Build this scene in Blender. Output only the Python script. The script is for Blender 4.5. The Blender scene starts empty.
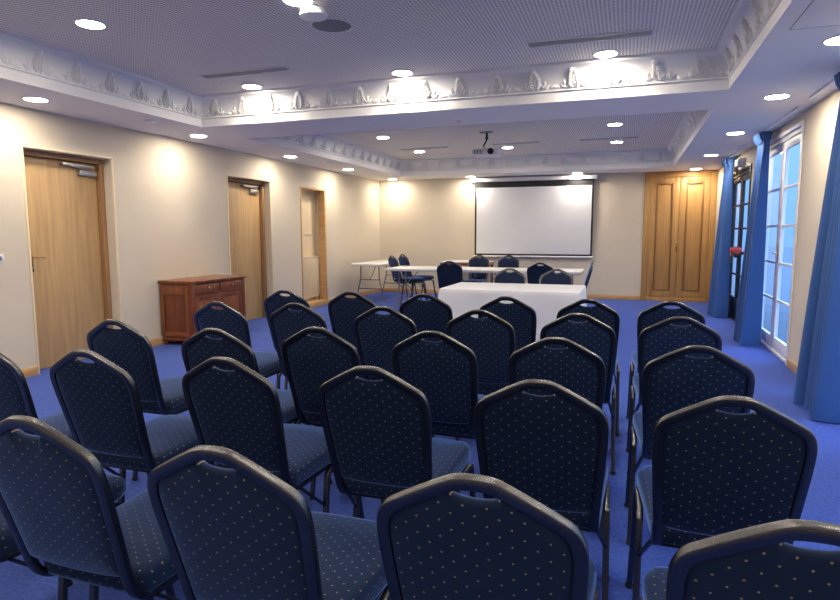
import bpy, bmesh, math, random
from mathutils import Vector, Matrix
R = math.radians
PI = math.pi
random.seed(7)
sc = bpy.context.scene
col = sc.collection

# ------------------------------------------------------------------ camera
CH, FPX, YAW, PIT, ROL = 1.3202, 594.72, 0.3327, 0.1133, -0.0018
cd = bpy.data.cameras.new('camera')
cd.sensor_fit = 'HORIZONTAL'; cd.sensor_width = 36.0
cd.lens = FPX / 840 * 36.0
cd.clip_start = 0.05; cd.clip_end = 400
cam = bpy.data.objects.new('camera', cd); col.objects.link(cam)
F_ = Vector((-math.sin(YAW)*math.cos(PIT), math.cos(YAW)*math.cos(PIT), -math.sin(PIT)))
R_ = Vector((math.cos(YAW), math.sin(YAW), 0)); U_ = R_.cross(F_)
R2 = math.cos(ROL)*R_ + math.sin(ROL)*U_; U2 = -math.sin(ROL)*R_ + math.cos(ROL)*U_
M = Matrix((R2, U2, -F_)).transposed().to_4x4(); M.translation = (0, 0, CH)
cam.matrix_world = M
sc.camera = cam

# ------------------------------------------------------------------ view, sky
sc.view_settings.view_transform = 'Standard'
sc.view_settings.look = 'None'
sc.view_settings.gamma = 1.0
sc.view_settings.use_curve_mapping = False
sc.view_settings.exposure = 0.43
LAMP = 150.0                      # strength of the downlight lenses
SKY = 2.6
w = bpy.data.worlds.new('dusk_sky'); sc.world = w; w.use_nodes = True
nt = w.node_tree; nt.nodes.clear()
o_ = nt.nodes.new('ShaderNodeOutputWorld'); b_ = nt.nodes.new('ShaderNodeBackground')
tc = nt.nodes.new('ShaderNodeTexCoord'); sx = nt.nodes.new('ShaderNodeSeparateXYZ'); rp = nt.nodes.new('ShaderNodeValToRGB')
rp.color_ramp.elements[0].position = 0.0; rp.color_ramp.elements[0].color = (0.10, 0.21, 0.40, 1)
rp.color_ramp.elements[1].position = 0.8; rp.color_ramp.elements[1].color = (0.75, 1.2, 2.0, 1)
e2 = rp.color_ramp.elements.new(0.12); e2.color = (0.13, 0.26, 0.45, 1)
nt.links.new(tc.outputs['Generated'], sx.inputs[0]); nt.links.new(sx.outputs['Z'], rp.inputs[0])
nt.links.new(rp.outputs[0], b_.inputs['Color']); b_.inputs['Strength'].default_value = SKY
nt.links.new(b_.outputs[0], o_.inputs['Surface'])

# ------------------------------------------------------------------ materials
def mat(name, color, rough=0.6, metal=0.0, spec=0.5, sheen=0.0, sheen_tint=None, bump=None, noise=None):
    m = bpy.data.materials.new(name); m.use_nodes = True
    t = m.node_tree; b = t.nodes['Principled BSDF']
    b.inputs['Base Color'].default_value = (*color, 1)
    b.inputs['Roughness'].default_value = rough; b.inputs['Metallic'].default_value = metal
    b.inputs['Specular IOR Level'].default_value = spec
    if sheen:
        b.inputs['Sheen Weight'].default_value = sheen
        b.inputs['Sheen Roughness'].default_value = 0.34
        b.inputs['Sheen Tint'].default_value = (*(sheen_tint or (1, 1, 1)), 1)
    if noise:                       # (scale, amount, vector scale)
        s, amt, vs = noise
        tcn = t.nodes.new('ShaderNodeTexCoord'); mp = t.nodes.new('ShaderNodeMapping')
        mp.inputs['Scale'].default_value = vs
        n = t.nodes.new('ShaderNodeTexNoise'); n.inputs['Scale'].default_value = s; n.inputs['Detail'].default_value = 4
        r = t.nodes.new('ShaderNodeValToRGB')
        r.color_ramp.elements[0].position = 0.3; r.color_ramp.elements[1].position = 0.7
        r.color_ramp.elements[0].color = (*[c*(1-amt) for c in color], 1)
        r.color_ramp.elements[1].color = (*[min(1, c*(1+amt)) for c in color], 1)
        t.links.new(tcn.outputs['Object'], mp.inputs[0]); t.links.new(mp.outputs[0], n.inputs['Vector'])
        t.links.new(n.outputs['Fac'], r.inputs[0]); t.links.new(r.outputs[0], b.inputs['Base Color'])
    if bump:                        # (scale, strength)
        tcn = t.nodes.new('ShaderNodeTexCoord')
        n = t.nodes.new('ShaderNodeTexNoise'); n.inputs['Scale'].default_value = bump[0]; n.inputs['Detail'].default_value = 3
        bp = t.nodes.new('ShaderNodeBump'); bp.inputs['Strength'].default_value = bump[1]; bp.inputs['Distance'].default_value = 0.004
        t.links.new(tcn.outputs['Object'], n.inputs['Vector'])
        t.links.new(n.outputs['Fac'], bp.inputs['Height']); t.links.new(bp.outputs[0], b.inputs['Normal'])
    return m

def mat_dots(name, base, dot, p, q, rad, vec='UV', rough=0.8, sheen=0.0, tint=(1, 1, 1), stagger=True):
    m = mat(name, base, rough=rough, spec=0.25, sheen=sheen, sheen_tint=tint)
    t = m.node_tree; b = t.nodes['Principled BSDF']
    tcn = t.nodes.new('ShaderNodeTexCoord')
    ds = []
    for off in ((0.5, 0.5), (0.0, 0.0)) if stagger else ((0.5, 0.5),):
        v1 = t.nodes.new('ShaderNodeVectorMath'); v1.operation = 'MULTIPLY_ADD'
        v1.inputs[1].default_value = (1/p, 1/q, 0); v1.inputs[2].default_value = (off[0], off[1], 0)
        v2 = t.nodes.new('ShaderNodeVectorMath'); v2.operation = 'FRACTION'
        v3 = t.nodes.new('ShaderNodeVectorMath'); v3.operation = 'MULTIPLY_ADD'
        v3.inputs[1].default_value = (p, q, 0); v3.inputs[2].default_value = (-p/2, -q/2, 0)
        v4 = t.nodes.new('ShaderNodeVectorMath'); v4.operation = 'LENGTH'
        t.links.new(tcn.outputs[vec], v1.inputs[0]); t.links.new(v1.outputs[0], v2.inputs[0])
        t.links.new(v2.outputs[0], v3.inputs[0]); t.links.new(v3.outputs[0], v4.inputs[0]); ds.append(v4)
    if stagger:
        mn = t.nodes.new('ShaderNodeMath'); mn.operation = 'MINIMUM'
        t.links.new(ds[0].outputs['Value'], mn.inputs[0]); t.links.new(ds[1].outputs['Value'], mn.inputs[1]); last = mn.outputs[0]
    else:
        last = ds[0].outputs['Value']
    lt = t.nodes.new('ShaderNodeMath'); lt.operation = 'LESS_THAN'; lt.inputs[1].default_value = rad
    t.links.new(last, lt.inputs[0])
    mx = t.nodes.new('ShaderNodeMix'); mx.data_type = 'RGBA'
    mx.inputs['A'].default_value = (*base, 1); mx.inputs['B'].default_value = (*dot, 1)
    t.links.new(lt.outputs[0], mx.inputs['Factor']); t.links.new(mx.outputs['Result'], b.inputs['Base Color'])
    return m

def mat_emit(name, color, s):
    m = bpy.data.materials.new(name); m.use_nodes = True
    t = m.node_tree; t.nodes.clear()
    e = t.nodes.new('ShaderNodeEmission'); e.inputs[0].default_value = (*color, 1); e.inputs[1].default_value = s
    o = t.nodes.new('ShaderNodeOutputMaterial'); t.links.new(e.outputs[0], o.inputs['Surface'])
    return m

def mat_glass(name):
    m = bpy.data.materials.new(name); m.use_nodes = True
    t = m.node_tree; t.nodes.clear()
    tr = t.nodes.new('ShaderNodeBsdfTransparent'); tr.inputs[0].default_value = (0.93, 0.96, 0.98, 1)
    g = t.nodes.new('ShaderNodeBsdfGlossy'); g.inputs['Roughness'].default_value = 0.02
    f = t.nodes.new('ShaderNodeFresnel'); f.inputs['IOR'].default_value = 1.17
    mx = t.nodes.new('ShaderNodeMixShader'); o = t.nodes.new('ShaderNodeOutputMaterial')
    ge = t.nodes.new('ShaderNodeNewGeometry'); sb_ = t.nodes.new('ShaderNodeMath'); sb_.operation = 'SUBTRACT'; sb_.use_clamp = True
    t.links.new(f.outputs[0], sb_.inputs[0]); t.links.new(ge.outputs['Backfacing'], sb_.inputs[1])   # no reflection inside the pane
    t.links.new(sb_.outputs[0], mx.inputs[0]); t.links.new(tr.outputs[0], mx.inputs[1]); t.links.new(g.outputs[0], mx.inputs[2])
    t.links.new(mx.outputs[0], o.inputs['Surface'])
    return m

M_wall = mat('cream_wall_paint', (0.65, 0.575, 0.445), 0.75, noise=(2.0, 0.03, (1, 1, 1)), bump=(160, 0.08))
M_soffit = mat('white_ceiling_paint', (0.88, 0.85, 0.80), 0.8)
M_plaster = mat('white_plaster', (0.74, 0.74, 0.74), 0.6)
M_perf = mat_dots('perforated_ceiling_panel', (0.90, 0.86, 0.80), (0.40, 0.38, 0.36), 0.026, 0.026, 0.0085, vec='Object', rough=0.75, stagger=False)
M_carpet = mat('royal_blue_carpet', (0.052, 0.095, 0.375), 0.95, spec=0.1, sheen=0.25, sheen_tint=(0.5, 0.6, 1.0), noise=(60, 0.28, (1, 1, 1)), bump=(420, 0.7))
M_oak = mat('pale_oak_veneer', (0.52, 0.335, 0.148), 0.45, noise=(5.0, 0.14, (6, 6, 0.35)))
M_oakd = mat('brown_oak_frame', (0.33, 0.18, 0.075), 0.5, noise=(6.0, 0.15, (6, 6, 0.4)))
M_oakc = mat('golden_oak_joinery', (0.46, 0.253, 0.08), 0.42, noise=(6.0, 0.16, (6, 6, 0.3)))
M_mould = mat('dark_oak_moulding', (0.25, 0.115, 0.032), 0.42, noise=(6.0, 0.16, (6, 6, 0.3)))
M_base = mat('oak_baseboard', (0.58, 0.34, 0.14), 0.45, noise=(5.0, 0.1, (1, 1, 6)))
M_cherry = mat('dark_cherry_wood', (0.17, 0.044, 0.015), 0.33, noise=(7.0, 0.35, (7, 7, 0.6)))
M_cherryp = mat('cherry_panel_wood', (0.21, 0.066, 0.022), 0.3, noise=(5.0, 0.4, (5, 5, 0.7)))
M_cream = mat('cream_joinery', (0.82, 0.68, 0.44), 0.5)
M_creamr = mat('cream_radiator_paint', (0.80, 0.68, 0.46), 0.4)
M_fabric = mat_dots('navy_dotted_fabric', (0.0025, 0.0128, 0.046), (0.27, 0.22, 0.13), 0.042, 0.035, 0.0020, sheen=1.0, tint=(0.23, 0.41, 1.0))
M_frame = mat('hammered_dark_metal', (0.12, 0.12, 0.12), 0.27, metal=1.0, bump=(420, 0.2))
M_black = mat('black_plastic', (0.012, 0.012, 0.013), 0.45)
M_blackm = mat('black_metal', (0.02, 0.02, 0.022), 0.35, metal=0.4)
M_grey = mat('grey_steel', (0.20, 0.20, 0.21), 0.4, metal=0.6)
M_steel = mat('brushed_steel', (0.55, 0.55, 0.57), 0.3, metal=1.0)
M_brass = mat('brass', (0.75, 0.52, 0.20), 0.25, metal=1.0)
M_white = mat('white_plastic', (0.80, 0.80, 0.80), 0.4)
M_top = mat('white_laminate_tabletop', (0.72, 0.71, 0.69), 0.35)
M_cloth = mat('white_tablecloth', (0.68, 0.68, 0.69), 0.85, spec=0.2, bump=(35, 0.15))
M_screen = mat('screen_fabric', (0.70, 0.71, 0.72), 0.85, noise=(1.6, 0.04, (1, 1, 1)))
M_curtain = mat('blue_curtain_cloth', (0.032, 0.098, 0.29), 0.6, spec=0.35, sheen=0.25, sheen_tint=(0.6, 0.75, 1.0))
M_wframe = mat('white_window_paint', (0.80, 0.80, 0.80), 0.4)
M_glass = mat_glass('clear_pane')
M_lens = mat_emit('lit_lens', (1.0, 0.885, 0.74), LAMP)
M_grille = mat('grey_speaker_mesh', (0.16, 0.17, 0.19), 0.6)
M_slat = mat('grey_vent_slat', (0.42, 0.42, 0.42), 0.5)
M_slot = mat('dark_slot', (0.03, 0.03, 0.035), 0.7)
M_red = mat('red_plastic', (0.50, 0.03, 0.02), 0.4)
M_green = mat('pale_green_plastic', (0.40, 0.52, 0.44), 0.4)
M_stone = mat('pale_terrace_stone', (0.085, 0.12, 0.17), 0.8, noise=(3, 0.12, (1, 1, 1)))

# ------------------------------------------------------------------ mesh helpers
class MB:
    def __init__(s):
        s.v = []; s.f = []; s.uv = {}
    def add(s, verts, faces, uvs=None):
        n = len(s.v); s.v += [tuple(p) for p in verts]
        s.f += [tuple(i+n for i in f) for f in faces]
        if uvs:
            for i, u in enumerate(uvs): s.uv[n+i] = u
        return s
    def box(s, x0, x1, y0, y1, z0, z1, bev=0.0, mtx=None, seg=2):
        bm = bmesh.new(); bmesh.ops.create_cube(bm, size=1)
        for v in bm.verts:
            v.co = Vector((x0+(v.co.x+.5)*(x1-x0), y0+(v.co.y+.5)*(y1-y0), z0+(v.co.z+.5)*(z1-z0)))
        if bev: bmesh.ops.bevel(bm, geom=bm.edges[:], offset=bev, segments=seg, affect='EDGES', profile=.5)
        if mtx is not None: bmesh.ops.transform(bm, matrix=mtx, verts=bm.verts)
        bm.verts.index_update()
        s.add([v.co[:] for v in bm.verts], [[v.index for v in f.verts] for f in bm.faces]); bm.free()
        return s
    def lathe(s, prof, c=(0, 0, 0), n=28, axis='Z', sx=1.0, sy=1.0):
        vs = []; fs = []
        k = len(prof)
        for i in range(n):
            a = 2*PI*i/n; ca, sa = math.cos(a)*sx, math.sin(a)*sy
            for r, z in prof:
                p = (r*ca, r*sa, z)
                if axis == 'X': p = (z, r*ca, r*sa)
                if axis == 'Y': p = (r*sa, z, r*ca)
                vs.append((p[0]+c[0], p[1]+c[1], p[2]+c[2]))
        for i in range(n):
            j = (i+1) % n
            for t in range(k-1): fs.append((i*k+t, j*k+t, j*k+t+1, i*k+t+1))
        if prof[0][0] > 1e-6: fs.append(tuple(i*k for i in reversed(range(n))))
        if prof[-1][0] > 1e-6: fs.append(tuple(i*k+k-1 for i in range(n)))
        return s.add(vs, fs)
    def tube(s, path, wa, wb, n0=None, round_=True, caps=True):
        """sweep a rounded rectangle wa (across) by wb (along the normal) with parallel transport"""
        P = [Vector(p) for p in path]
        T = []
        for i in range(len(P)):
            a = P[max(0, i-1)]; b = P[min(len(P)-1, i+1)]
            T.append((b-a).normalized())
        N = Vector(n0) if n0 else (Vector((0, 0, 1)) if abs(T[0].z) < .9 else Vector((0, 1, 0)))
        N = (N - N.dot(T[0])*T[0]).normalized()
        a, b = wa/2, wb/2
        if round_ == 'circle':
            sec = [(a*math.cos(2*PI*i/10), b*math.sin(2*PI*i/10)) for i in range(10)]
        elif round_:
            c = min(a, b)*.45
            sec = [(a-c, -b), (a-c*.3, -b+c*.3), (a, -b+c), (a, b-c), (a-c*.3, b-c*.3), (a-c, b), (-a+c, b), (-a+c*.3, b-c*.3), (-a, b-c), (-a, -b+c), (-a+c*.3, -b+c*.3), (-a+c, -b)]
        else:
            sec = [(a, -b), (a, b), (-a, b), (-a, -b)]
        k = len(sec); vs = []; fs = []
        for i in range(len(P)):
            if i: N = (N - N.dot(T[i])*T[i]).normalized()
            A = T[i].cross(N)
            for (q, r) in sec: vs.append((P[i]+A*q+N*r)[:])
        for i in range(len(P)-1):
            for t in range(k):
                u = (t+1) % k
                fs.append((i*k+t, i*k+u, (i+1)*k+u, (i+1)*k+t))
        if caps:
            fs.append(tuple(reversed(range(k)))); fs.append(tuple((len(P)-1)*k+t for t in range(k)))
        return s.add(vs, fs)
    def rings(s, rings, uvf=None):
        """rings: list of equal-length closed loops, last collapses to a point if all equal; quads between"""
        k = len(rings[0]); vs = [p for r in rings for p in r]; fs = []
        for i in range(len(rings)-1):
            for t in range(k):
                u = (t+1) % k
                fs.append((i*k+t, i*k+u, (i+1)*k+u, (i+1)*k+t))
        return s.add(vs, fs, [uvf(p) for p in vs] if uvf else None)
    def build(s, name, m, parent=None, smooth=35, merge=False):
        me = bpy.data.meshes.new(name); me.from_pydata(s.v, [], s.f)
        if s.uv:
            l = me.uv_layers.new(name='UVMap')
            for lp in me.loops: l.data[lp.index].uv = s.uv.get(lp.vertex_index, (0, 0))
        bm = bmesh.new(); bm.from_mesh(me)
        if merge: bmesh.ops.remove_doubles(bm, verts=bm.verts, dist=1e-5)
        bmesh.ops.recalc_face_normals(bm, faces=bm.faces); bm.to_mesh(me); bm.free()
        me.materials.append(m)
        if smooth:
            me.shade_smooth(); me.set_sharp_from_angle(angle=R(smooth))
        o = bpy.data.objects.new(name, me); col.objects.link(o)
        if parent: o.parent = parent
        return o

def spline(pts, n=6, closed=False):
    P = [Vector(p) for p in pts]; out = []
    m = len(P)
    for i in range(m-1):
        p0 = P[max(0, i-1)]; p1 = P[i]; p2 = P[i+1]; p3 = P[min(m-1, i+2)]
        for j in range(n):
            t = j/n
            out.append(0.5*((2*p1)+(p2-p0)*t+(2*p0-5*p1+4*p2-p3)*t*t+(3*p1-p0-3*p2+p3)*t**3))
    out.append(P[-1]); return out

def empty(name, loc=(0, 0, 0), rz=0.0):
    o = bpy.data.objects.new(name, None); col.objects.link(o)
    o.location = loc; o.rotation_euler = (0, 0, rz); o.empty_display_size = .1
    return o
def tag(o, label, cat, group=None):
    o['label'] = label; o['category'] = cat
    if group: o['group'] = group
    return o
def struct(o):
    o['kind'] = 'structure'; return o
def copy_tree(o, parent=None):
    c = o.copy(); col.objects.link(c)
    if parent: c.parent = parent
    for ch in o.children: copy_tree(ch, c)
    return c

# ------------------------------------------------------------------ room dimensions
H = 2.45; XL, XR, YR, YF = -5.18, 1.547, 12.266, -0.7
TX0, TX1 = -4.36, 0.73
TR = [(0.30, 5.44), (6.28, 11.41)]
ZT = 2.75

# floor
struct(MB().box(XL-.5, XR+.3, YF-.2, YR+.7, -.1, 0).build('floor', M_carpet, smooth=0))
# soffit: frame of slabs around the two trays, one mesh without overlaps
mb = MB()
for a, b in ((YF, TR[0][0]), (TR[0][1], TR[1][0]), (TR[1][1], YR)): mb.box(XL, XR, a, b, H, H+.02)
for a, b in TR:
    mb.box(XL, TX0, a, b, H, H+.02); mb.box(TX1, XR, a, b, H, H+.02)
struct(mb.build('ceiling', M_soffit, smooth=0))
for a, b in TR:
    struct(MB().box(TX0-.02, TX1+.02, a-.02, b+.02, ZT, ZT+.03).build('ceiling', M_perf, smooth=0))
# roof slab that closes the room
struct(MB().box(XL-.5, XR+.3, YF-.2, YR+.7, 3.0, 3.1).build('ceiling', M_soffit, smooth=0))

# left wall with two door recesses and an alcove
WT = 0.25
D1, D2, AL = (4.02, 4.99), (6.945, 7.965), (8.86, 9.75)
ZD = 2.09
mb = MB(); y = YF
for a, b in (D1, D2, AL):
    mb.box(XL-WT, XL, y, a, 0, 3.0); mb.box(XL-WT, XL, a, b, ZD, 3.0); y = b
mb.box(XL-WT, XL, y, YR, 0, 3.0)
struct(mb.build('wall_left', M_wall, smooth=0))
# rear wall with the cupboard opening
CX0, CX1 = 0.295, 1.54
mb = MB()
mb.box(XL-WT, CX0, YR, YR+.2, 0, 3.0); mb.box(CX1, XR+.2, YR, YR+.2, 0, 3.0); mb.box(CX0, CX1, YR, YR+.2, H, 3.0)
struct(mb.build('wall_rear', M_wall, smooth=0))
struct(MB().box(XL-WT, XR+.2, YF-.2, YF, 0, 3.0).build('wall_front', M_wall, smooth=0))
# right wall with french doors
WIN = [(1.30, 2.95), (3.96, 5.61), (6.65, 8.30), (9.10, 10.75)]  # first opening is out of view, added for daylight
ZW = [2.33, 2.33, 2.33, 2.19]
mb = MB(); y = YF
for (a, b), z in zip(WIN, ZW):
    mb.box(XR, XR+.10, y, a, 0, 3.0); mb.box(XR, XR+.10, a, b, z, 3.0); y = b
mb.box(XR, XR+.10, y, YR, 0, 3.0)
struct(mb.build('wall_right', M_wall, smooth=0))
# terrace outside
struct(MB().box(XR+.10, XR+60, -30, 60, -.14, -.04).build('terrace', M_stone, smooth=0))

# baseboards
def baseboard(name, segs, wall):
    mb = MB()
    for a, b in segs:
        if wall == 'L': mb.box(XL, XL+.014, a, b, 0, .085, .003)
        if wall == 'R': mb.box(XR-.014, XR, a, b, 0, .085, .003)
        if wall == 'B': mb.box(a, b, YR-.014, YR, 0, .085, .003)
    struct(mb.build(name, M_base))
baseboard('baseboard_left', [(YF, D1[0]-.02), (D1[1]+.02, D2[0]-.02), (D2[1]+.02, AL[0]-.02), (AL[1]+.02, YR)], 'L')
baseboard('baseboard_rear', [(XL+.015, CX0-.002)], 'B')
baseboard('baseboard_right', [(YF, WIN[0][0]-.05), (WIN[0][1]+.05, WIN[1][0]-.05), (WIN[1][1]+.05, WIN[2][0]-.05), (WIN[2][1]+.05, WIN[3][0]-.05), (WIN[3][1]+.05, YR)], 'R')

# ------------------------------------------------------------------ cornices
def relief(a, h, per):
    """acanthus relief height at a (m along) and h (0..1 up the cove)"""
    x = (a/per - math.floor(a/per) - .5)*per
    hh = h*0.24
    e = 0.0
    def petal(cx, cy, ang, L, W, amp):
        dx, dy = x-cx, hh-cy
        u = dx*math.sin(ang)+dy*math.cos(ang); v = dx*math.cos(ang)-dy*math.sin(ang)
        q = (u/L)**2+(v/W)**2
        return 1.45*amp*(1-q)**.55 if q < 1 else 0.0
    e = max(e, petal(0, .105, 0, .105, .010, .017))
    for sgn in (-1, 1):
        for k in range(7):
            cy = .034+.0265*k
            e = max(e, petal(sgn*(.034-.0035*k), cy, sgn*R(36-2*k), .036-.002*k, .0098, .020))
        for k, (cx, cy, an) in enumerate(((.085, .03, 0), (.066, .026, -40), (.104, .026, 40), (.085, .055, 8))):
            e = max(e, petal(sgn*cx, cy, sgn*R(an), .027, .010, .012))
    e = max(e, petal(0, .205, 0, .022, .020, .026))
    for c in (-.5, .5):
        e = max(e, petal(c*per, .018, 0, .020, .030, .009))
    e = max(e, petal(.145, .018, 0, .016, .014, .006), petal(-.145, .018, 0, .016, .014, .006))
    return e

def cornice_side(L, nleaf):
    per = L/nleaf
    prof = []                                    # (inset d, z, normal d, normal z, h or None)
    prof += [(.002, H-.003, -1, 0, None), (.002, H+.078, 0, 0, None), (.010, H+.080, 0, 0, None), (.016, H+.086, 0, 0, None), (.010, H+.093, 0, 0, None), (.004, H+.098, 0, 0, None)]
    nh = 34
    for i in range(nh+1):
        th = i/nh*PI/2*.92
        prof.append((.006+.085*(1-math.cos(th)), H+.100+.165*math.sin(th), math.cos(th), -math.sin(th), i/nh))
    prof += [(.100, H+.270, 0, 0, None), (.112, H+.276, 0, 0, None), (.112, H+.290, 0, 0, None), (.125, H+.300, 0, 0, None)]
    na = int(L/.0042)
    vs = []; fs = []; k = len(prof)
    for i in range(na+1):
        a = L*i/na
        for d, z, nd, nz, h in prof:
            e = relief(a, h, per) if h is not None and .0 < h < 1 else 0
            dd, zz = d+nd*e, z+nz*e
            vs.append((dd+(L-2*dd)*i/na, dd, zz))
    for i in range(na):
        for t in range(k-1): fs.append((i*k+t, (i+1)*k+t, (i+1)*k+t+1, i*k+t+1))
    me = bpy.data.meshes.new('cornice'); me.from_pydata(vs, [], fs); me.materials.append(M_plaster)
    me.shade_smooth(); me.set_sharp_from_angle(angle=R(50))
    return me
LX = TX1-TX0; LY = TR[0][1]-TR[0][0]
me_x = cornice_side(LX, 15); me_y = cornice_side(LY, 15)
ti = 1
for a, b in TR:
    for me, loc, rz in ((me_x, (TX0, a, 0), 0), (me_y, (TX1, a, 0), PI/2), (me_x, (TX1, b, 0), PI), (me_y, (TX0, b, 0), -PI/2)):
        o = bpy.data.objects.new('trim_%d' % ti, me); col.objects.link(o); ti += 1
        o.location = loc; o.rotation_euler = (0, 0, rz); struct(o)

# ------------------------------------------------------------------ wooden doors (left wall)
def wood_door(idx, a, b, handle):
    d = struct(empty('door_%d' % idx, (XL, (a+b)/2, 0)))
    w2 = (b-a)/2
    fr = MB()
    x0, x1 = -.215, -.10
    fr.box(x0, x1, -w2+.001, -w2+.05, 0, ZD-.001, .003); fr.box(x0, x1, w2-.05, w2-.001, 0, ZD-.001, .003)
    fr.box(x0, x1, -w2+.05, w2-.05, ZD-.05, ZD-.001, .003)
    fr.build('frame', M_oakd, d)
    MB().box(-.20, -.158, -w2+.053, w2-.053, .006, ZD-.053, .002).build('leaf', M_oak, d)
    tr = MB()
    for s in (-1, 1): tr.box(.0, .010, s*(w2+.014)-.010, s*(w2+.014)+.010, 0, ZD+.024, .003)
    tr.box(.0, .010, -w2-.004, w2+.004, ZD+.004, ZD+.024, .003)
    tr.build('trim', M_cream, d)
    # the wall behind the leaf
    MB().box(-.248, -.22, -w2+.001, w2-.001, 0, ZD-.001).build('backing', M_slot, d)
    # closer: body on the leaf, arm and bracket under the head
    c = MB().box(-.157, -.115, .20, .41, ZD-.185, ZD-.130, .008).build('closer_body', M_steel, d)
    MB().tube([(-.13, .34, ZD-.125), (-.10, .02, ZD-.092)], .02, .008, round_=True).build('closer_arm', M_steel, c)
    MB().box(-.157, -.10, -.0, .36, ZD-.102, ZD-.076, .003).build('closer_rail', M_steel, c)
    if handle:
        yy = -w2+.11
        h = MB().box(-.158, -.150, yy-.026, yy+.026, .95, 1.17, .003).build('handle_plate', M_brass, d)
        mb = MB().tube([(-.15, yy, 1.09), (-.108, yy, 1.09)], .018, .018, round_='circle')
        mb.tube([(-.110, yy-.008, 1.09), (-.108, yy+.12, 1.085)], .017, .014, round_='circle')
        mb.build('handle_lever', M_brass, h)
        MB().lathe([(0, -.150), (.010, -.150), (.010, -.144), (0, -.143)], (0, yy, .995), 12, 'X').build('keyhole', M_steel, h)
    return d
wood_door(1, *D1, True)
wood_door(2, *D2, True)

# alcove with radiator (left wall)
a, b = AL
al = MB()
ax = XL-.21
al.box(ax-.04, ax, a+.001, b-.001, 0, ZD-.001)                     # back
struct(al.build('wall_alcove', M_cream, smooth=0))
fr = MB()
fr.box(XL-.12, XL+.010, b-.055, b-.001, .10, ZD-.001, .003); fr.box(XL-.12, XL+.010, a+.001, a+.03, .10, ZD-.001, .003)
fr.box(XL-.12, XL+.006, a+.03, b-.055, ZD-.03, ZD-.001, .003)
struct(fr.build('trim_9', M_base))
struct(MB().box(XL-.209, XL+.012, a+.001, b-.001, 0, .10, .004).build('trim_10', M_base))
struct(MB().box(ax, ax+.012, a+.001, b-.001, 1.28, 1.30, .003).build('trim_11', M_creamr))
rd = tag(empty('radiator', (ax+.055, (a+b)/2, .10)), 'cream ribbed panel radiator standing inside the tall wall alcove', 'radiator')
mb = MB().box(-.02, .02, -.40, .40, .06, .78, .008)
n = 20
for i in range(n):
    yy = -.38+.76*i/(n-1)
    mb.box(.019, .030, yy-.012, yy+.012, .10, .74, .004)
mb.build('panel', M_creamr, rd)
MB().box(-.03, .034, -.405, .405, .78, .80, .005).build('top_grille', M_creamr, rd)
for s in (-1, 1): MB().box(-.015, .015, s*.33-.012, s*.33+.012, 0, .062, .002).build('bracket_foot', M_creamr, rd)

# light switch
sw = tag(empty('light_switch', (XL, 3.72, 1.10)), 'small square white light switch on the cream wall beside the first door', 'light switch')
MB().box(0, .010, -.042, .042, -.042, .042, .004).build('plate', M_white, sw)
MB().box(.010, .015, -.018, .018, -.018, .018, .003).build('rocker', M_grey, sw)

# ------------------------------------------------------------------ french doors (right wall)
def french(idx, a, b, ztop, fm, kick, handle=True):
    d = struct(empty('door_%d' % idx, (XR, (a+b)/2, 0)))
    w2 = (b-a)/2
    fr = MB()
    X0, X1 = .01, .085
    fr.box(X0, X1, -w2+.001, -w2+.05, 0, ztop-.001, .004); fr.box(X0, X1, w2-.05, w2-.001, 0, ztop-.001, .004)
    fr.box(X0, X1, -w2+.05, w2-.05, ztop-.05, ztop-.001, .004); fr.box(X0, X1, -w2+.05, w2-.05, 0, .03, .004)
    fr.build('frame', fm, d)
    ar = MB()
    for s in (-1, 1): ar.box(-.016, .0, s*(w2+.018)-.022, s*(w2+.018)+.022, 0, ztop+.04, .005)
    ar.box(-.016, .0, -w2+.004, w2-.004, ztop-.004, ztop+.04, .005)
    ar.build('architrave', fm, d)
    for s in (-1, 1):
        y0, y1 = (-w2+.053, -.004) if s < 0 else (.004, w2-.053)
        sw_ = .075
        lf = MB()
        lx0, lx1 = .025, .065
        zb, zt = .034, ztop-.054
        lf.box(lx0, lx1, y0, y0+sw_, zb, zt, .006); lf.box(lx0, lx1, y1-sw_, y1, zb, zt, .006)
        lf.box(lx0, lx1, y0+sw_, y1-sw_, zt-.08, zt, .006); lf.box(lx0, lx1, y0+sw_, y1-sw_, zb, zb+(.30 if kick else .13), .006)
        zlo, zhi = zb+(.30 if kick else .13), zt-.08
        for k in range(1, 5):
            z = zlo+(zhi-zlo)*k/5
            lf.box(lx0+.008, lx1-.008, y0+sw_, y1-sw_, z-.014, z+.014, .005)
        leaf = lf.build('leaf', fm, d)
        MB().box(.043, .047, y0+sw_-.005, y1-sw_+.005, zlo-.005, zhi+.005).build('pane', M_glass, leaf, smooth=0)
        for z in (.35, 1.15, 1.95):
            yy = y0-.002 if s < 0 else y1+.002
            MB().lathe([(0, z-.045), (.008, z-.045), (.008, z+.045), (0, z+.045)], (.018, yy, 0), 10).build('hinge', M_steel, leaf)
        if handle and s < 0:
            yy = y1-.035
            h = MB().box(.017, .0255, yy-.016, yy+.016, .98, 1.17, .004).build('handle_plate', M_brass, leaf)
            mb = MB().tube([(.02, yy, 1.09), (-.026, yy, 1.09)], .017, .017, round_='circle')
            mb.tube([(-.024, yy+.008, 1.09), (-.024, yy-.115, 1.085)], .016, .014, round_='circle')
            mb.build('handle_lever', M_brass, h)
    return d
french(3, *WIN[0], ZW[0], M_wframe, False)  # unseen extra door, added to let more daylight in
french(4, *WIN[1], ZW[1], M_wframe, False)
french(5, *WIN[2], ZW[2], M_wframe, False)
d6 = french(6, *WIN[3], ZW[3], M_blackm, True, handle=False)
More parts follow.
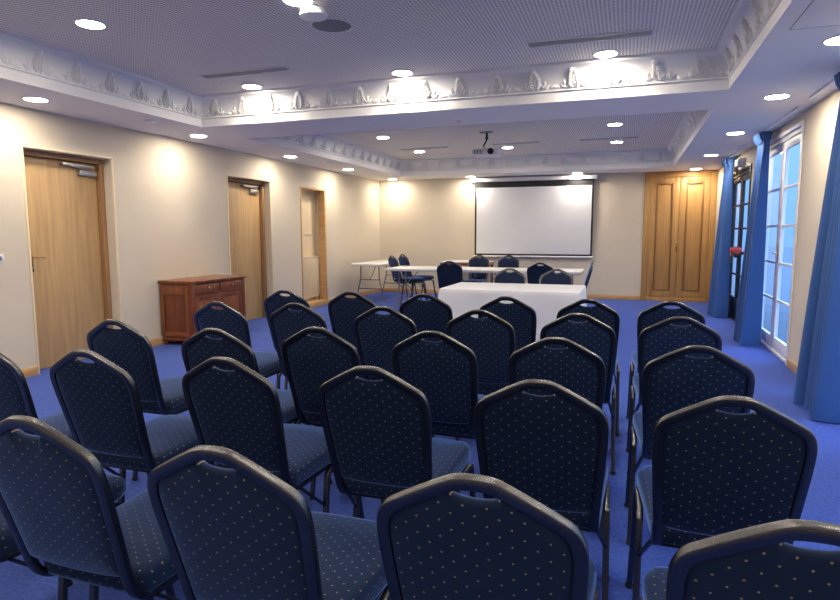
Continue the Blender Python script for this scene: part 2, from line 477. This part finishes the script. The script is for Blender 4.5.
# red and black panic bolt on the dark door
pb = MB().tube([(-.02, -.74, 1.02), (-.07, -.74, 1.02), (-.085, -.70, 1.02), (-.085, -.10, 1.02), (-.07, -.06, 1.02), (-.0, -.06, 1.02)], .03, .03, round_='circle').build('panic_bar', M_black, d6)
MB().box(-.11, .034, -.25, -.17, .98, 1.09, .012).build('latch_box', M_red, pb)
MB().tube([(-.10, -.30, 1.0), (-.13, -.38, .97), (-.13, -.40, .88)], .035, .03, round_='circle').build('latch_lever', M_black, pb)
MB().box(-.03, .034, -.075, -.02, .94, 1.10, .008).build('end_bracket', M_black, pb)

# ------------------------------------------------------------------ built-in cupboard
cx = (CX0+CX1)/2
cu = tag(empty('wardrobe', (cx, YR, 0)), 'golden oak built-in cupboard with two tall panelled doors reaching the ceiling', 'cupboard')
w2 = (CX1-CX0)/2-.002
mb = MB()
mb.box(-w2, -w2+.10, -.02, .02, 0, H-.002, .003); mb.box(w2-.10, w2, -.02, .02, 0, H-.002, .003)
mb.box(-w2+.10, w2-.10, -.02, .02, 2.335, H-.002, .003); mb.box(-w2+.10, w2-.10, -.02, .02, 0, .075, .003)
mb.box(-w2, -w2+.02, .02, .45, 0, H-.002); mb.box(w2-.02, w2, .02, .45, 0, H-.002)
mb.box(-w2+.02, w2-.02, .43, .45, 0, H-.002); mb.box(-w2+.02, w2-.02, .02, .43, H-.02, H-.002); mb.box(-w2+.02, w2-.02, .02, .43, 0.03, .06)
mb.build('carcass', M_oakc, cu)
for s in (-1, 1):
    x0, x1 = (-w2+.103, -.003) if s < 0 else (.003, w2-.103)
    z0, z1 = .079, 2.331
    dm = MB()
    st = .105
    dm.box(x0, x0+st, -.018, .016, z0, z1, .003); dm.box(x1-st, x1, -.018, .016, z0, z1, .003)
    dm.box(x0+st, x1-st, -.018, .016, z1-.10, z1, .003); dm.box(x0+st, x1-st, -.018, .016, z0, z0+.12, .003)
    door = dm.build('door', M_oakc, cu)
    px0, px1, pz0, pz1 = x0+st, x1-st, z0+.12, z1-.10
    MB().box(px0-.004, px1+.004, -.004, .008, pz0-.004, pz1+.004, .002).build('panel', M_oakc, door)
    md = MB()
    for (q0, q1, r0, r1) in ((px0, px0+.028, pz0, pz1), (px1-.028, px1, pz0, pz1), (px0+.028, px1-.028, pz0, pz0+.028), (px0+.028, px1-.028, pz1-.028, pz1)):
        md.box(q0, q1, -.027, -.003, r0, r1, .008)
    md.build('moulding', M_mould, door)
    if s < 0:
        h = MB().box(x1-.026, x1-.006, -.024, -.018, .95, 1.17, .003).build('lock_plate', M_brass, door)
        MB().lathe([(0, -.05), (.010, -.046), (.013, -.036), (.006, -.028), (.006, -.023)], (x1-.016, 0, 1.06), 14, 'Y').build('knob', M_brass, h)

# ------------------------------------------------------------------ projection screen
ps = tag(empty('projection_screen', (-1.815, YR, 0)), 'white pull-down projection screen with black border on the rear wall', 'projection screen')
MB().box(-1.27, 1.24, -.12, -.001, 2.345, 2.425, .012).build('case', M_white, ps)
mb = MB().box(-1.185, 1.185, -.080, -.077, .845, 2.35)
mb.build('border', M_black, ps, smooth=0)
MB().box(-1.148, 1.148, -.0825, -.0805, .88, 2.225).build('screen_sheet', M_screen, ps, smooth=0)
bar = MB().tube([(-1.2, -.0785, .828), (1.2, -.0785, .828)], .035, .03, round_='circle').build('bottom_bar', M_white, ps)
MB().tube([(-.09, -.0785, .815), (-.085, -.0785, .78), (-.015, -.0785, .78), (-.01, -.0785, .815)], .008, .008, round_='circle').build('pull_handle', M_black, bar)

# ------------------------------------------------------------------ downlights
proto = empty('downlight')
pr = MB().lathe([(.086, -.001), (.100, -.001), (.102, -.005), (.097, -.010), (.086, -.010), (.086, -.001)], n=32).build('trim_ring', M_white, proto)
MB().lathe([(.0855, -.004), (.085, -.0085), (.045, -.0095), (0, -.010)], n=28).build('lens', M_lens, proto)
lights = []
lights += [(-4.77, 3.85, H, 'round recessed downlight in the low soffit just before the first wooden door'),
           (-4.77, 5.89, H, 'round recessed downlight in the low soffit over the cherry sideboard'),
           (-4.77, 7.91, H, 'round recessed downlight in the low soffit by the second wooden door'),
           (-4.77, 9.87, H, 'round recessed downlight in the low soffit by the radiator alcove'),
           (-4.75, 11.97, H, 'round recessed downlight in the low soffit at the door-side far corner'),
           (-3.05, 12.0, H, 'round recessed downlight over the door-side end of the projection screen'),
           (-0.94, 12.0, H, 'round recessed downlight over the window-side end of the projection screen'),
           (1.14, 11.93, H, 'round recessed downlight in the soffit in front of the oak cupboard'),
           (1.14, 9.9, H, 'round recessed downlight in the window-side soffit by the far blue curtain'),
           (1.14, 7.8, H, 'round recessed downlight in the window-side soffit by the middle blue curtain'),
           (1.15, 5.84, H, 'round recessed downlight in the window-side soffit before the white french doors'),
           (1.16, 4.27, H, 'round recessed downlight in the window-side soffit cut by the picture edge'),
           (-3.53, 3.30, ZT, 'round downlight in the first ceiling tray, door-side front one'),
           (-3.53, 5.17, ZT, 'round downlight in the first ceiling tray by the door-side cornice corner'),
           (-1.96, 5.19, ZT, 'round downlight in the first ceiling tray, middle one beside the far cornice'),
           (-0.21, 5.20, ZT, 'round downlight in the first ceiling tray, window-side one by the far cornice'),
           (-1.97, 3.40, ZT, 'round downlight in the first ceiling tray beside the smoke detector'),
           (-0.21, 3.35, ZT, None),
           (-3.53, 8.52, ZT, 'round downlight in the second ceiling tray, door-side one before the vent'),
           (-3.53, 10.20, ZT, 'round downlight in the second ceiling tray, door-side one behind the vent'),
           (-1.96, 10.24, ZT, 'round downlight in the second ceiling tray behind the projector'),
           (-0.20, 8.55, ZT, 'round downlight in the second ceiling tray, window-side one before the vent'),
           (-0.20, 10.20, ZT, 'round downlight in the second ceiling tray, window-side one behind the vent')]
lights += [(-3.53, 1.5, ZT, None), (-1.97, 1.5, ZT, None), (-.21, 1.5, ZT, None), (-4.77, 1.8, H, None), (1.16, 1.8, H, None), (1.16, -.2, H, None), (-1.9, -.25, H, None), (-4.77, -.2, H, None)]
first = True; hid = 0
HID = ['round downlight in the first ceiling tray, window-side front one', 'round downlight in the first ceiling tray over the rearmost chairs on the door side',
       'round downlight in the first ceiling tray over the rearmost chairs, middle one', 'round downlight in the first ceiling tray over the rearmost chairs on the window side',
       'round downlight in the door-side soffit behind the last chair row', 'round downlight in the window-side soffit beside the last chair row', 'round downlight in the soffit corner by the front wall, window side',
       'round downlight in the soffit along the front wall, middle', 'round downlight in the soffit corner by the front wall, door side']
for x, y, z, lab in lights:
    o = proto if first else copy_tree(proto); first = False
    o.location = (x, y, z)
    if lab is None: lab = HID[hid]; hid += 1
    tag(o, lab, 'downlight', 'recessed ceiling downlights')

# ------------------------------------------------------------------ ceiling fittings
def vent(x0, x1, y, lab):
    v = tag(empty('ceiling_vent', ((x0+x1)/2, y, ZT)), lab, 'vent', 'slot vents in the ceiling trays')
    w2 = (x1-x0)/2
    fr = MB()
    fr.box(-w2, w2, -.075, -.058, -.008, -.001, .002); fr.box(-w2, w2, .058, .075, -.008, -.001, .002)
    fr.box(-w2, -w2+.017, -.058, .058, -.008, -.001, .002); fr.box(w2-.017, w2, -.058, .058, -.008, -.001, .002)
    fr.build('frame', M_plaster, v)
    MB().box(-w2+.017, w2-.017, -.058, .058, -.003, -.001).build('backing', M_slot, v, smooth=0)
    for k in range(4):
        yy = -.042+.028*k
        MB().box(-w2+.017, w2-.017, yy-.0065, yy+.0065, -.0065, -.003, .001).build('slat', M_slat, v)
vent(-3.76, -2.84, 4.72, 'slotted ceiling vent in the first tray, over the door-side chairs')
vent(-.78, .14, 4.77, 'slotted ceiling vent in the first tray, towards the windows')
vent(-3.76, -2.88, 9.84, 'thin ceiling vent in the second tray, towards the doors')
vent(-2.15, -1.36, 9.80, 'thin ceiling vent in the second tray, behind the projector')
vent(-.76, .13, 9.80, 'thin ceiling vent in the second tray, towards the windows')

sp = tag(empty('ceiling_speaker', (-1.985, 3.88, ZT)), 'round grey ceiling loudspeaker beside the white smoke detector', 'speaker')
MB().lathe([(.135, -.001), (.152, -.001), (.153, -.005), (.146, -.009), (.135, -.007), (.135, -.001)], n=36).build('rim', M_plaster, sp)
MB().lathe([(.135, -.004), (.09, -.006), (0, -.007)], n=32).build('grille', M_grille, sp)
sd = tag(empty('smoke_detector', (-1.955, 3.57, ZT)), 'white domed smoke detector hanging below the perforated ceiling', 'smoke detector')
MB().lathe([(.075, -.001), (.085, -.004), (.085, -.020), (.07, -.024)], n=28).build('base', M_white, sd)
MB().lathe([(.06, -.024), (.086, -.028), (.092, -.038), (.090, -.048), (.075, -.056), (0, -.060)], n=32).build('dome', M_white, sd)
for x, y, r, lab in ((-4.6, 4.96, .055, 'flat white detector disc in the soffit above the first wooden door'),
                     (-4.57, 8.78, .06, 'flat white detector disc in the soffit above the radiator alcove')):
    q = tag(empty('motion_detector', (x, y, H)), lab, 'detector', 'flat detectors in the soffit')
    MB().lathe([(r, -.001), (r, -.008), (r*.8, -.014), (r*.74, -.014)], n=26).build('rim', M_white, q)
    MB().lathe([(r*.72, -.0135), (r*.5, -.018), (0, -.020)], n=22).build('sensor', M_white, q)
q = tag(empty('sprinkler_head', (-1.65, 6.0, H)), 'tiny round sprinkler head under the white beam between trays', 'sprinkler')
MB().lathe([(.028, -.001), (.030, -.004), (.014, -.007), (.008, -.02)], n=18).build('plate', M_white, q)
MB().lathe([(.005, -.02), (.016, -.024), (.016, -.027), (0, -.028)], n=14).build('deflector', M_steel, q)
hp = tag(empty('access_hatch', (1.12, 3.55, H)), 'flush white access hatch in the window-side soffit', 'hatch')
MB().box(-.29, .29, -.43, .43, -.0025, -.0005, .0008).build('panel', M_soffit, hp)
fr = MB()
fr.box(-.296, -.2915, -.437, .437, -.0022, -.0005); fr.box(.2915, .296, -.437, .437, -.0022, -.0005); fr.box(-.2915, .2915, .4315, .437, -.0022, -.0005); fr.box(-.2915, .2915, -.437, -.4315, -.0022, -.0005)
fr.build('frame', M_grey, hp, smooth=0)

# projector on its ceiling pole
pj = tag(empty('projector', (-1.95, 8.60, ZT)), 'white video projector hanging on an articulated pole from the second ceiling tray', 'projector')
MB().box(-.10, .08, -.06, .06, -.012, -.001, .004).build('ceiling_plate', M_grey, pj)
mb = MB().lathe([(.016, -.012), (.016, -.07), (.022, -.075), (.022, -.10), (.012, -.105)], n=16)
mb.tube([(0, 0, -.10), (-.02, 0, -.15), (-.055, 0, -.20)], .022, .022, round_='circle')
mb.build('pole', M_blackm, pj)
br = MB().tube([(-.055, 0, -.195), (-.02, .0, -.235)], .02, .02, round_='circle').build('swivel_arm', M_steel, pj)
mb = MB()
for q in ((-.12, -.09), (.12, -.09), (.0, .10)): mb.tube([(-.02, 0, -.232), (q[0], q[1], -.246)], .016, .008)
mb.build('spider_bracket', M_steel, pj)
bd = MB().box(-.19, .19, -.14, .14, -.335, -.245, .02).build('body', M_white, pj)
MB().lathe([(.045, -.141), (.045, -.158), (.036, -.160), (.032, -.150), (0, -.148)], (.09, 0, -.29), 22, 'Y').build('lens', M_black, bd)
mb = MB()
for k in range(6): mb.box(-.15+.022*k, -.14+.022*k, -.1415, -.139, -.32, -.262)
mb.build('vent_grille', M_slot, bd, smooth=0)

# exit sign lamp above the dark door
ex = tag(empty('exit_lamp', (XR, 9.72, 2.305)), 'small white emergency light box above the dark glazed door', 'emergency light')
MB().box(-.085, -.001, -.15, .15, -.055, .055, .008).build('housing', M_white, ex)
MB().box(-.094, -.085, -.14, .14, -.046, .046, .003).build('diffuser', M_green, ex)

# ------------------------------------------------------------------ curtains and rails
def curtain(yn, width, seed, lab, ztop=2.425):
    rnd = random.Random(seed)
    c = tag(empty('curtain', (0, yn, 0)), lab, 'curtain', 'blue curtains beside the french doors')
    n = 150; nz = 46; npl = 5.2
    ph = rnd.random()*.6
    def pt(i, j, side):
        t = i/n; z = .012+(ztop-.012)*j/nz
        h = z/ztop
        if z > 2.30: amp = .036+.030*(z-2.30)/.125
        else: amp = .036+.092*(1-z/2.30)**.85
        wd = width*(1-.42*h**1.2)
        xc = 1.437-.045*(1-h)
        wob = .25*math.sin(3.1*t+seed)+.18*math.sin(7*t+2*seed+1.5*(1-h))
        cyc = npl*t+ph+wob*.5*(1-h*.5)
        s = math.sin(2*PI*cyc)
        s = math.copysign(abs(s)**.75, s)
        k = .82+.18*math.sin(5*t*2+seed)
        x = xc+amp*s*k+.010*math.sin(2*PI*cyc*2.6+seed)*(1-.5*h)
        x = min(x, 1.532)
        y = width*.06*h+wd*t+.35*amp*math.cos(2*PI*cyc)*.35
        return (x+side*.004, y, z)
    mb = MB()
    vs = []; fs = []
    for side in (-1, 1):
        for i in range(n+1):
            for j in range(nz+1): vs.append(pt(i, j, side))
    k = nz+1; o2 = (n+1)*k
    for i in range(n):
        for j in range(nz):
            fs.append((i*k+j, (i+1)*k+j, (i+1)*k+j+1, i*k+j+1))
            fs.append((o2+i*k+j, o2+i*k+j+1, o2+(i+1)*k+j+1, o2+(i+1)*k+j))
        fs.append((i*k, o2+i*k, o2+(i+1)*k, (i+1)*k)); fs.append((i*k+nz, (i+1)*k+nz, o2+(i+1)*k+nz, o2+i*k+nz))
    for j in range(nz):
        fs.append((j, j+1, o2+j+1, o2+j)); fs.append((n*k+j, o2+n*k+j, o2+n*k+j+1, n*k+j+1))
    mb.add(vs, fs); mb.build('drape', M_curtain, c, smooth=60)
    # pinch pleats of the heading
    for q in range(6):
        y = width*.06+width*.58*(q+.5)/6
        MB().tube([(1.437-.040, y, 2.31), (1.437-.068, y, 2.36), (1.437-.080, y, 2.42)], .034, .022, n0=(1, 0, 0), round_='circle').build('pinch_pleat', M_curtain, c)
    return c
curtain(4.65, .72, 1, 'broad blue curtain hanging in front of the wall, first from the camera')
curtain(7.58, .62, 2, 'blue curtain gathered at the white glazed double doors')
curtain(10.05, .62, 3, 'blue curtain hanging between the dark glazed door and oak cupboard')
for a, b, lab in ((3.6, 5.95, 'white curtain track above the broad first curtain'), (6.35, 8.55, 'white curtain track above the white glazed double doors'), (8.85, 11.0, 'white curtain track above the dark glazed door')):
    o = tag(empty('curtain_rail', (1.437, (a+b)/2, H)), lab, 'curtain rail', 'white curtain tracks on the ceiling')
    L2 = (b-a)/2
    MB().box(-.018, .018, -L2, L2, -.022, -.0005, .004).build('track', M_white, o)
    for s in (-1, 1): MB().box(-.021, .021, s*L2-.012, s*L2+.012, -.0235, -.0005, .004).build('end_stop', M_white, o)

# ------------------------------------------------------------------ cherry sideboard
sb = tag(empty('sideboard', (XL+.02, 6.085, 0)), 'dark cherry wood sideboard with two drawers and two doors against the wall', 'sideboard')
D, W2, TZ = .45, .50, .765
mb = MB()
mb.box(0, D-.02, -W2, -W2+.022, .085, TZ-.03, .003); mb.box(0, D-.02, W2-.022, W2, .085, TZ-.03, .003)
mb.box(0, .012, -W2+.022, W2-.022, .085, TZ-.03); mb.box(.012, D-.02, -W2+.022, W2-.022, .085, .11)
for s in (-1, 1): mb.box(D-.05, D+.008, s*(W2-.026)-.03, s*(W2-.026)+.03, .085, TZ-.03, .006)      # corner posts
mb.box(D-.03, D-.002, -.022, .022, .11, .585, .004)
mb.box(D-.03, D-.002, -W2+.055, W2-.055, .585, .610, .004); mb.box(D-.03, D-.002, -W2+.055, W2-.055, .715, .735, .003)
mb.build('body', M_cherry, sb)
for s in (-1, 1):
    sp_ = MB()
    yo = s*W2
    for (x0, x1, z0, z1) in ((.0, .05, .11, .70), (D-.09, D-.05, .11, .70), (.05, D-.09, .11, .16), (.05, D-.09, .60, .70)):
        sp_.box(x0, x1, min(yo, yo+s*.012), max(yo, yo+s*.012), z0, z1, .003)
    sp_.build('side_panel', M_cherryp, sb)
MB().box(-.015, D+.025, -W2-.025, W2+.025, TZ-.03, TZ, .008, seg=3).build('top', M_cherryp, sb)
MB().box(-.0, D+.012, -W2-.012, W2+.012, .055, .088, .008).build('plinth', M_cherry, sb)
for sx_ in (.03, D-.03):
    for s in (-1, 1):
        MB().lathe([(.020, 0), (.030, .012), (.032, .035), (.024, .056)], (sx_, s*(W2-.035), 0), 16).build('foot', M_cherry, sb)
for s in (-1, 1):
    y0, y1 = (-W2+.060, -.012) if s < 0 else (.012, W2-.060)
    dr = MB().box(D-.028, D+.006, y0, y1, .613, .712, .006).build('drawer', M_cherryp, sb)
    MB().lathe([(.006, D+.005), (.006, D+.016), (.016, D+.022), (.017, D+.030), (.008, D+.036), (0, D+.037)], (0, (y0+y1)/2, .663), 16, 'X').build('knob', M_brass, dr)
    y0, y1 = (-W2+.060, -.024) if s < 0 else (.024, W2-.060)
    dm = MB()
    for (a0, a1, z0, z1) in ((y0, y0+.055, .115, .58), (y1-.055, y1, .115, .58), (y0+.055, y1-.055, .115, .17), (y0+.055, y1-.055, .525, .58)):
        dm.box(D-.028, D+.002, a0, a1, z0, z1, .004)
    dd = dm.build('door', M_cherry, sb)
    MB().box(D-.022, D-.006, y0+.05, y1-.05, .165, .53, .006).build('panel', M_cherryp, dd)
    yk = y1-.028 if s < 0 else y0+.028
    MB().box(D+.002, D+.005, yk-.008, yk+.008, .36, .40, .001).build('keyhole_plate', M_brass, dd)

# ------------------------------------------------------------------ tables
def folding_table(L, Wd, z=.74, ins=.235):
    t = empty('folding_table')
    MB().box(-L/2, L/2, -Wd/2, Wd/2, z-.045, z, .012, seg=3).build('tabletop', M_top, t)
    for s in (-1, 1):
        xe = s*(L/2-.16)
        for u in (-1, 1):
            MB().tube(spline([(xe, u*(Wd/2-ins), z-.045), (xe, u*(Wd/2-ins+.005), z-.26), (xe, u*(Wd/2-ins+.02), z-.36), (xe, u*(Wd/2-ins+.115), .01), (xe, u*(Wd/2-ins+.117), 0)], 5), .025, .025, n0=(1, 0, 0), round_='circle').build('leg', M_grey, t)
        MB().tube([(xe, -Wd/2+ins-.055, .26), (xe, Wd/2-ins+.055, .26)], .02, .02, n0=(1, 0, 0), round_='circle').build('crossbar', M_grey, t)
        MB().tube([(xe, 0, .26+.17), (xe-s*.10, 0, z-.25), (xe-s*.30, 0, z-.05)], .016, .016, n0=(0, 1, 0), round_='circle').build('brace', M_grey, t)
        MB().tube([(xe, -Wd/2+ins-.012, .43), (xe, Wd/2-ins+.012, .43)], .016, .016, n0=(1, 0, 0), round_='circle').build('upper_crossbar', M_grey, t)
    return t
G = 'white folding tables'
t1 = tag(folding_table(1.60, .62, ins=.125), 'white folding table standing lengthwise along the wall past the alcove', 'table', G)
t1.location = (-4.565, 10.95, 0); t1.rotation_euler = (0, 0, PI/2)
t2 = tag(folding_table(1.54, .78), 'white folding table by the side-on pair of chairs', 'table', G)
t2.location = (-2.935, 9.36, 0)
t3 = tag(copy_tree(t2), 'white folding table under the projection screen, ending beside the single side-on chair', 'table', G)
t3.location = (-1.385, 9.36, 0)
# low table with brown edge at the rear wall
dk = tag(empty('side_table', (-3.03, 11.72, 0)), 'small white-topped table with brown wooden edge against the rear wall', 'table')
MB().box(-.48, .48, -.35, .35, .722, .74, .003).build('tabletop', M_top, dk)
MB().box(-.48, .48, -.35, .35, .665, .721, .003).build('apron', M_cherryp, dk)
for s in (-1, 1):
    for u in (-1, 1): MB().box(s*.44-.025, s*.44+.025, u*.31-.025, u*.31+.025, 0, .665, .004).build('leg', M_cherryp, dk)
# head table below the cloth
HX0, HX1, HY0, HY1, HZ = -1.735, -.385, 5.60, 6.42, .768
def tablecloth():
    cx, cy = (HX0+HX1)/2, (HY0+HY1)/2; a, b = (HX1-HX0)/2, (HY1-HY0)/2
    # perimeter loop, corner arcs, dense
    per = []
    r = .018
    def seg(p, q, n):
        for i in range(n): per.append((p[0]+(q[0]-p[0])*i/n, p[1]+(q[1]-p[1])*i/n))
    def arc(c, a0, n=8):
        for i in range(n):
            th = a0+PI/2*i/n; per.append((c[0]+r*math.cos(th), c[1]+r*math.sin(th)))
    nx, ny = 90, 54
    seg((-a+r, -b), (a-r, -b), nx); arc((a-r, -b+r), -PI/2)
    seg((a, -b+r), (a, b-r), ny); arc((a-r, b-r), 0)
    seg((a-r, b), (-a+r, b), nx); arc((-a+r, b-r), PI/2)
    seg((-a, b-r), (-a, -b+r), ny); arc((-a+r, -b+r), PI)
    n = len(per)
    def nrm(i):
        p = Vector(per[(i-1) % n]); q = Vector(per[(i+1) % n]); d = (q-p).normalized(); return Vector((d.y, -d.x))
    rings = []
    for s in (0.0, .5, .9, .97): rings.append([(cx+x*s, cy+y*s, HZ) for x, y in per])
    for off, dz in ((-.006, 0), (-.002, -.002), (0, -.006)):
        rings.append([(cx+per[i][0]+nrm(i).x*off, cy+per[i][1]+nrm(i).y*off, HZ+dz) for i in range(n)])
    nz = 34
    for j in range(1, nz+1):
        f = j/nz; ring = []
        for i in range(n):
            x, y = per[i]; N = nrm(i)
            rear = y > b-.03
            drop = .16 if rear else HZ-.012
            z = HZ-.006-(drop-.006)*f
            cor = min(1.0, max(0.0, 1-min(math.hypot(abs(x)-a, abs(y)-b)/.22, 1)))
            s = x*1.0 if abs(abs(y)-b) < .03 else y
            wv = .018*math.sin(11*s+1.3*f+.7)+.008*math.sin(23*s-2.2*f)+.022*math.sin(7*s+4.5*f)
            if rear: off = .004+.004*f
            else: off = .004+.035*f+f*wv+.045*cor*f
            ring.append((cx+x+N.x*off, cy+y+N.y*off, z))
        rings.append(ring)
    # side transition to the short rear drop is spread over the side panels
    mb = MB().rings(rings)
    o = mb.build('tablecloth', M_cloth, None, smooth=50)
    tag(o, 'long white cloth draped to the floor over the table facing the audience', 'tablecloth')
    return o
tablecloth()

# ------------------------------------------------------------------ banquet chair
LEAN = .27
def back_y(z): return (.92-z)*LEAN
def chair():
    c = empty('banquet_chair')
    # back frame tube: one continuous sweep with J ends under the seat
    half = [(.0, .907), (.022, .906), (.042, .9005), (.09, .876), (.135, .8505), (.158, .835), (.170, .812), (.1735, .780), (.1715, .72), (.165, .63), (.160, .56), (.157, .515)]
    right = [(s, back_y(z), z) for s, z in half] + [(.1555, .122, .478), (.155, .144, .449), (.155, .180, .432), (.155, .24, .428), (.155, .36, .428), (.155, .46, .428)]
    sm = spline(right, 5)
    path = [Vector((-p.x, p.y, p.z)) for p in reversed(sm[1:])] + sm
    MB().tube(path, .0255, .020, n0=(0, 0, -1)).build('back_frame', M_frame, c)
    # upholstered back panel
    h = [(0, .871), (.018, .872), (.034, .8755), (.043, .880), (.049, .8855), (.058, .8835), (.09, .8655), (.130, .8415), (.148, .829), (.160, .808), (.1635, .780), (.1615, .72), (.155, .63), (.151, .57), (.148, .526), (.139, .514), (.11, .508), (.06, .504), (0, .503)]
    hs = [(p.x, p.y) for p in spline([(s, z, 0) for s, z in h], 3)]
    loop = hs + [(-s, z) for s, z in reversed(hs[1:-1])]
    cz = .685
    n3 = Vector((0, 1, LEAN)).normalized()           # towards the sitter
    def ring(k, off):
        return [tuple(Vector((s*k, back_y(cz+(z-cz)*k), cz+(z-cz)*k))+n3*off) for s, z in loop]
    rr = [ring(0.0, -.0135), ring(.4, -.0132), ring(.75, -.0118), ring(.90, -.0090), ring(.965, -.0062), ring(1.0, -.0020), ring(1.0, .006), ring(.975, .014), ring(.92, .021), ring(.78, .0265), ring(.4, .030), ring(0.0, .031)]
    MB().rings(rr, uvf=lambda p: (p[0], p[2]*1.035)).build('backrest', M_fabric, c, smooth=60)
    # seat cushion
    so = []
    hw = [(0, .142), (.10, .142), (.150, .146), (.166, .156), (.171, .18), (.181, .36), (.190, .50), (.190, .545), (.178, .578), (.160, .596), (.08, .606), (0, .608)]
    hs = [(p.x, p.y) for p in spline([(s, y, 0) for s, y in hw], 4)]
    loop2 = hs + [(-s, y) for s, y in reversed(hs[1:-1])]
    cy = .37
    def sring(k, z): return [(s*k, cy+(y-cy)*k, z) for s, y in loop2]
    rr = [sring(0, .440), sring(.95, .440), sring(.985, .444), sring(1.0, .454), sring(1.0, .478), sring(.988, .491), sring(.955, .501), sring(.88, .507), sring(.5, .512), sring(0, .513)]
    def seat_uv(p):
        d = max(0.0, .492-p[2]); n = math.hypot(p[0], p[1]-cy) or 1
        return (p[0]+p[0]/n*d, p[1]+(p[1]-cy)/n*d)
    MB().rings(rr, uvf=seat_uv).build('seat', M_fabric, c, smooth=60)
    # seat frame
    sf = MB()
    sf.box(-.155, .155, .17, .192, .422, .440, .003); sf.box(-.158, .158, .44, .462, .420, .440, .003); sf.box(-.158, .158, .30, .322, .422, .440, .003)
    sf.build('seat_frame', M_blackm, c)
    for sx_ in (-1, 1):
        fl = spline([(sx_*.187, .46, .429), (sx_*.188, .515, .428), (sx_*.189, .550, .419), (sx_*.190, .566, .392), (sx_*.193, .60, .20), (sx_*.197, .645, .012)], 5)
        rl = spline([(sx_*.187, .46, .429), (sx_*.188, .395, .428), (sx_*.189, .352, .419), (sx_*.190, .336, .392), (sx_*.193, .312, .20), (sx_*.197, .280, .012)], 5)
        for pth in (fl, rl):
            lg = MB().tube(pth, .021, .021, n0=(1, 0, 0)).build('leg', M_frame, c)
            e = pth[-1]
            MB().lathe([(.012, 0), (.015, .003), (.015, .018), (.012, .020)], (e.x, e.y, 0), 12).build('foot_cap', M_black, lg)
        MB().tube([(sx_*.190, .326, .30), (sx_*.165, .19, .424)], .014, .010).build('brace', M_frame, c)
    return c

proto_c = chair(); used = [False]
def place(x, y, rz, label, group):
    o = copy_tree(proto_c) if used[0] else proto_c
    used[0] = True
    o.location = (x, y, 0); o.rotation_euler = (0, 0, rz)
    tag(o, label, 'chair', group)
    return o
GA = 'banquet chairs in the audience rows'
ROWS = [('front row facing the clothed table', [(.265, 3.73), (-.205, 3.68), (-.70, 3.68), (-1.245, 3.68), (-1.77, 3.66), (-2.27, 3.63)]),
        ('second row from the clothed table', [(.26, 3.05), (-.215, 3.02), (-.715, 3.00), (-1.245, 2.97), (-1.785, 2.96), (-2.26, 2.88)]),
        ('third row from the clothed table', [(.26, 2.28), (-.241, 2.29), (-.74, 2.28), (-1.24, 2.22), (-1.635, 2.05), (-2.25, 2.12)]),
        ('fourth row from the clothed table', [(.27, 1.59), (-.212, 1.60), (-.722, 1.605), (-1.225, 1.575), (-1.76, 1.525), (-2.255, 1.505)]),
        ('rearmost row by the camera', [(.265, .915), (-.225, .92), (-.72, .89), (-1.24, .91), (-1.75, .91)])]
SEAT = ['end seat on the window side', 'second seat from the window side', 'third seat from the window side', 'fourth seat from the window side', 'fifth seat from the window side', 'end seat on the door side']
rz = [random.uniform(-.03, .03) for _ in range(40)]; k = 0
for rn, pts in ROWS:
    for i, (x, y) in enumerate(pts):
        place(x, y, rz[k]*.5+(.025 if i < 2 else 0), 'navy dotted chair, %s, %s' % (rn, SEAT[i]), GA); k += 1
GB = 'chairs around the tables at the screen end'
place(-1.22, 6.62, PI+.03, 'blue chair facing the audience behind the clothed table, towards the doors', GB)
place(-.71, 6.66, PI-.04, 'blue chair facing the audience behind the clothed table, towards the windows', GB)
place(-2.34, 8.02, .05, 'blue chair turned away between clothed table and white tables, towards the doors', GB)
place(-1.07, 7.99, -.06, 'blue chair turned away at the white tables, just behind the clothed table', GB)
place(-2.44, 10.27, PI, 'blue chair below the projection screen corner, facing across the white tables', GB)
place(-1.915, 10.27, PI, 'blue chair below the middle of the projection screen, facing across the white tables', GB)
place(-3.91, 9.78, -R(42), 'blue chair turned side-on by the door end of white tables, front of the pair', GB)
place(-3.93, 10.36, -R(40), 'blue chair turned side-on by the door end of white tables, rear of the pair', GB)
place(-.43, 8.92, PI/2+.1, 'blue chair seen edge-on beside the window end of the white tables', GB)
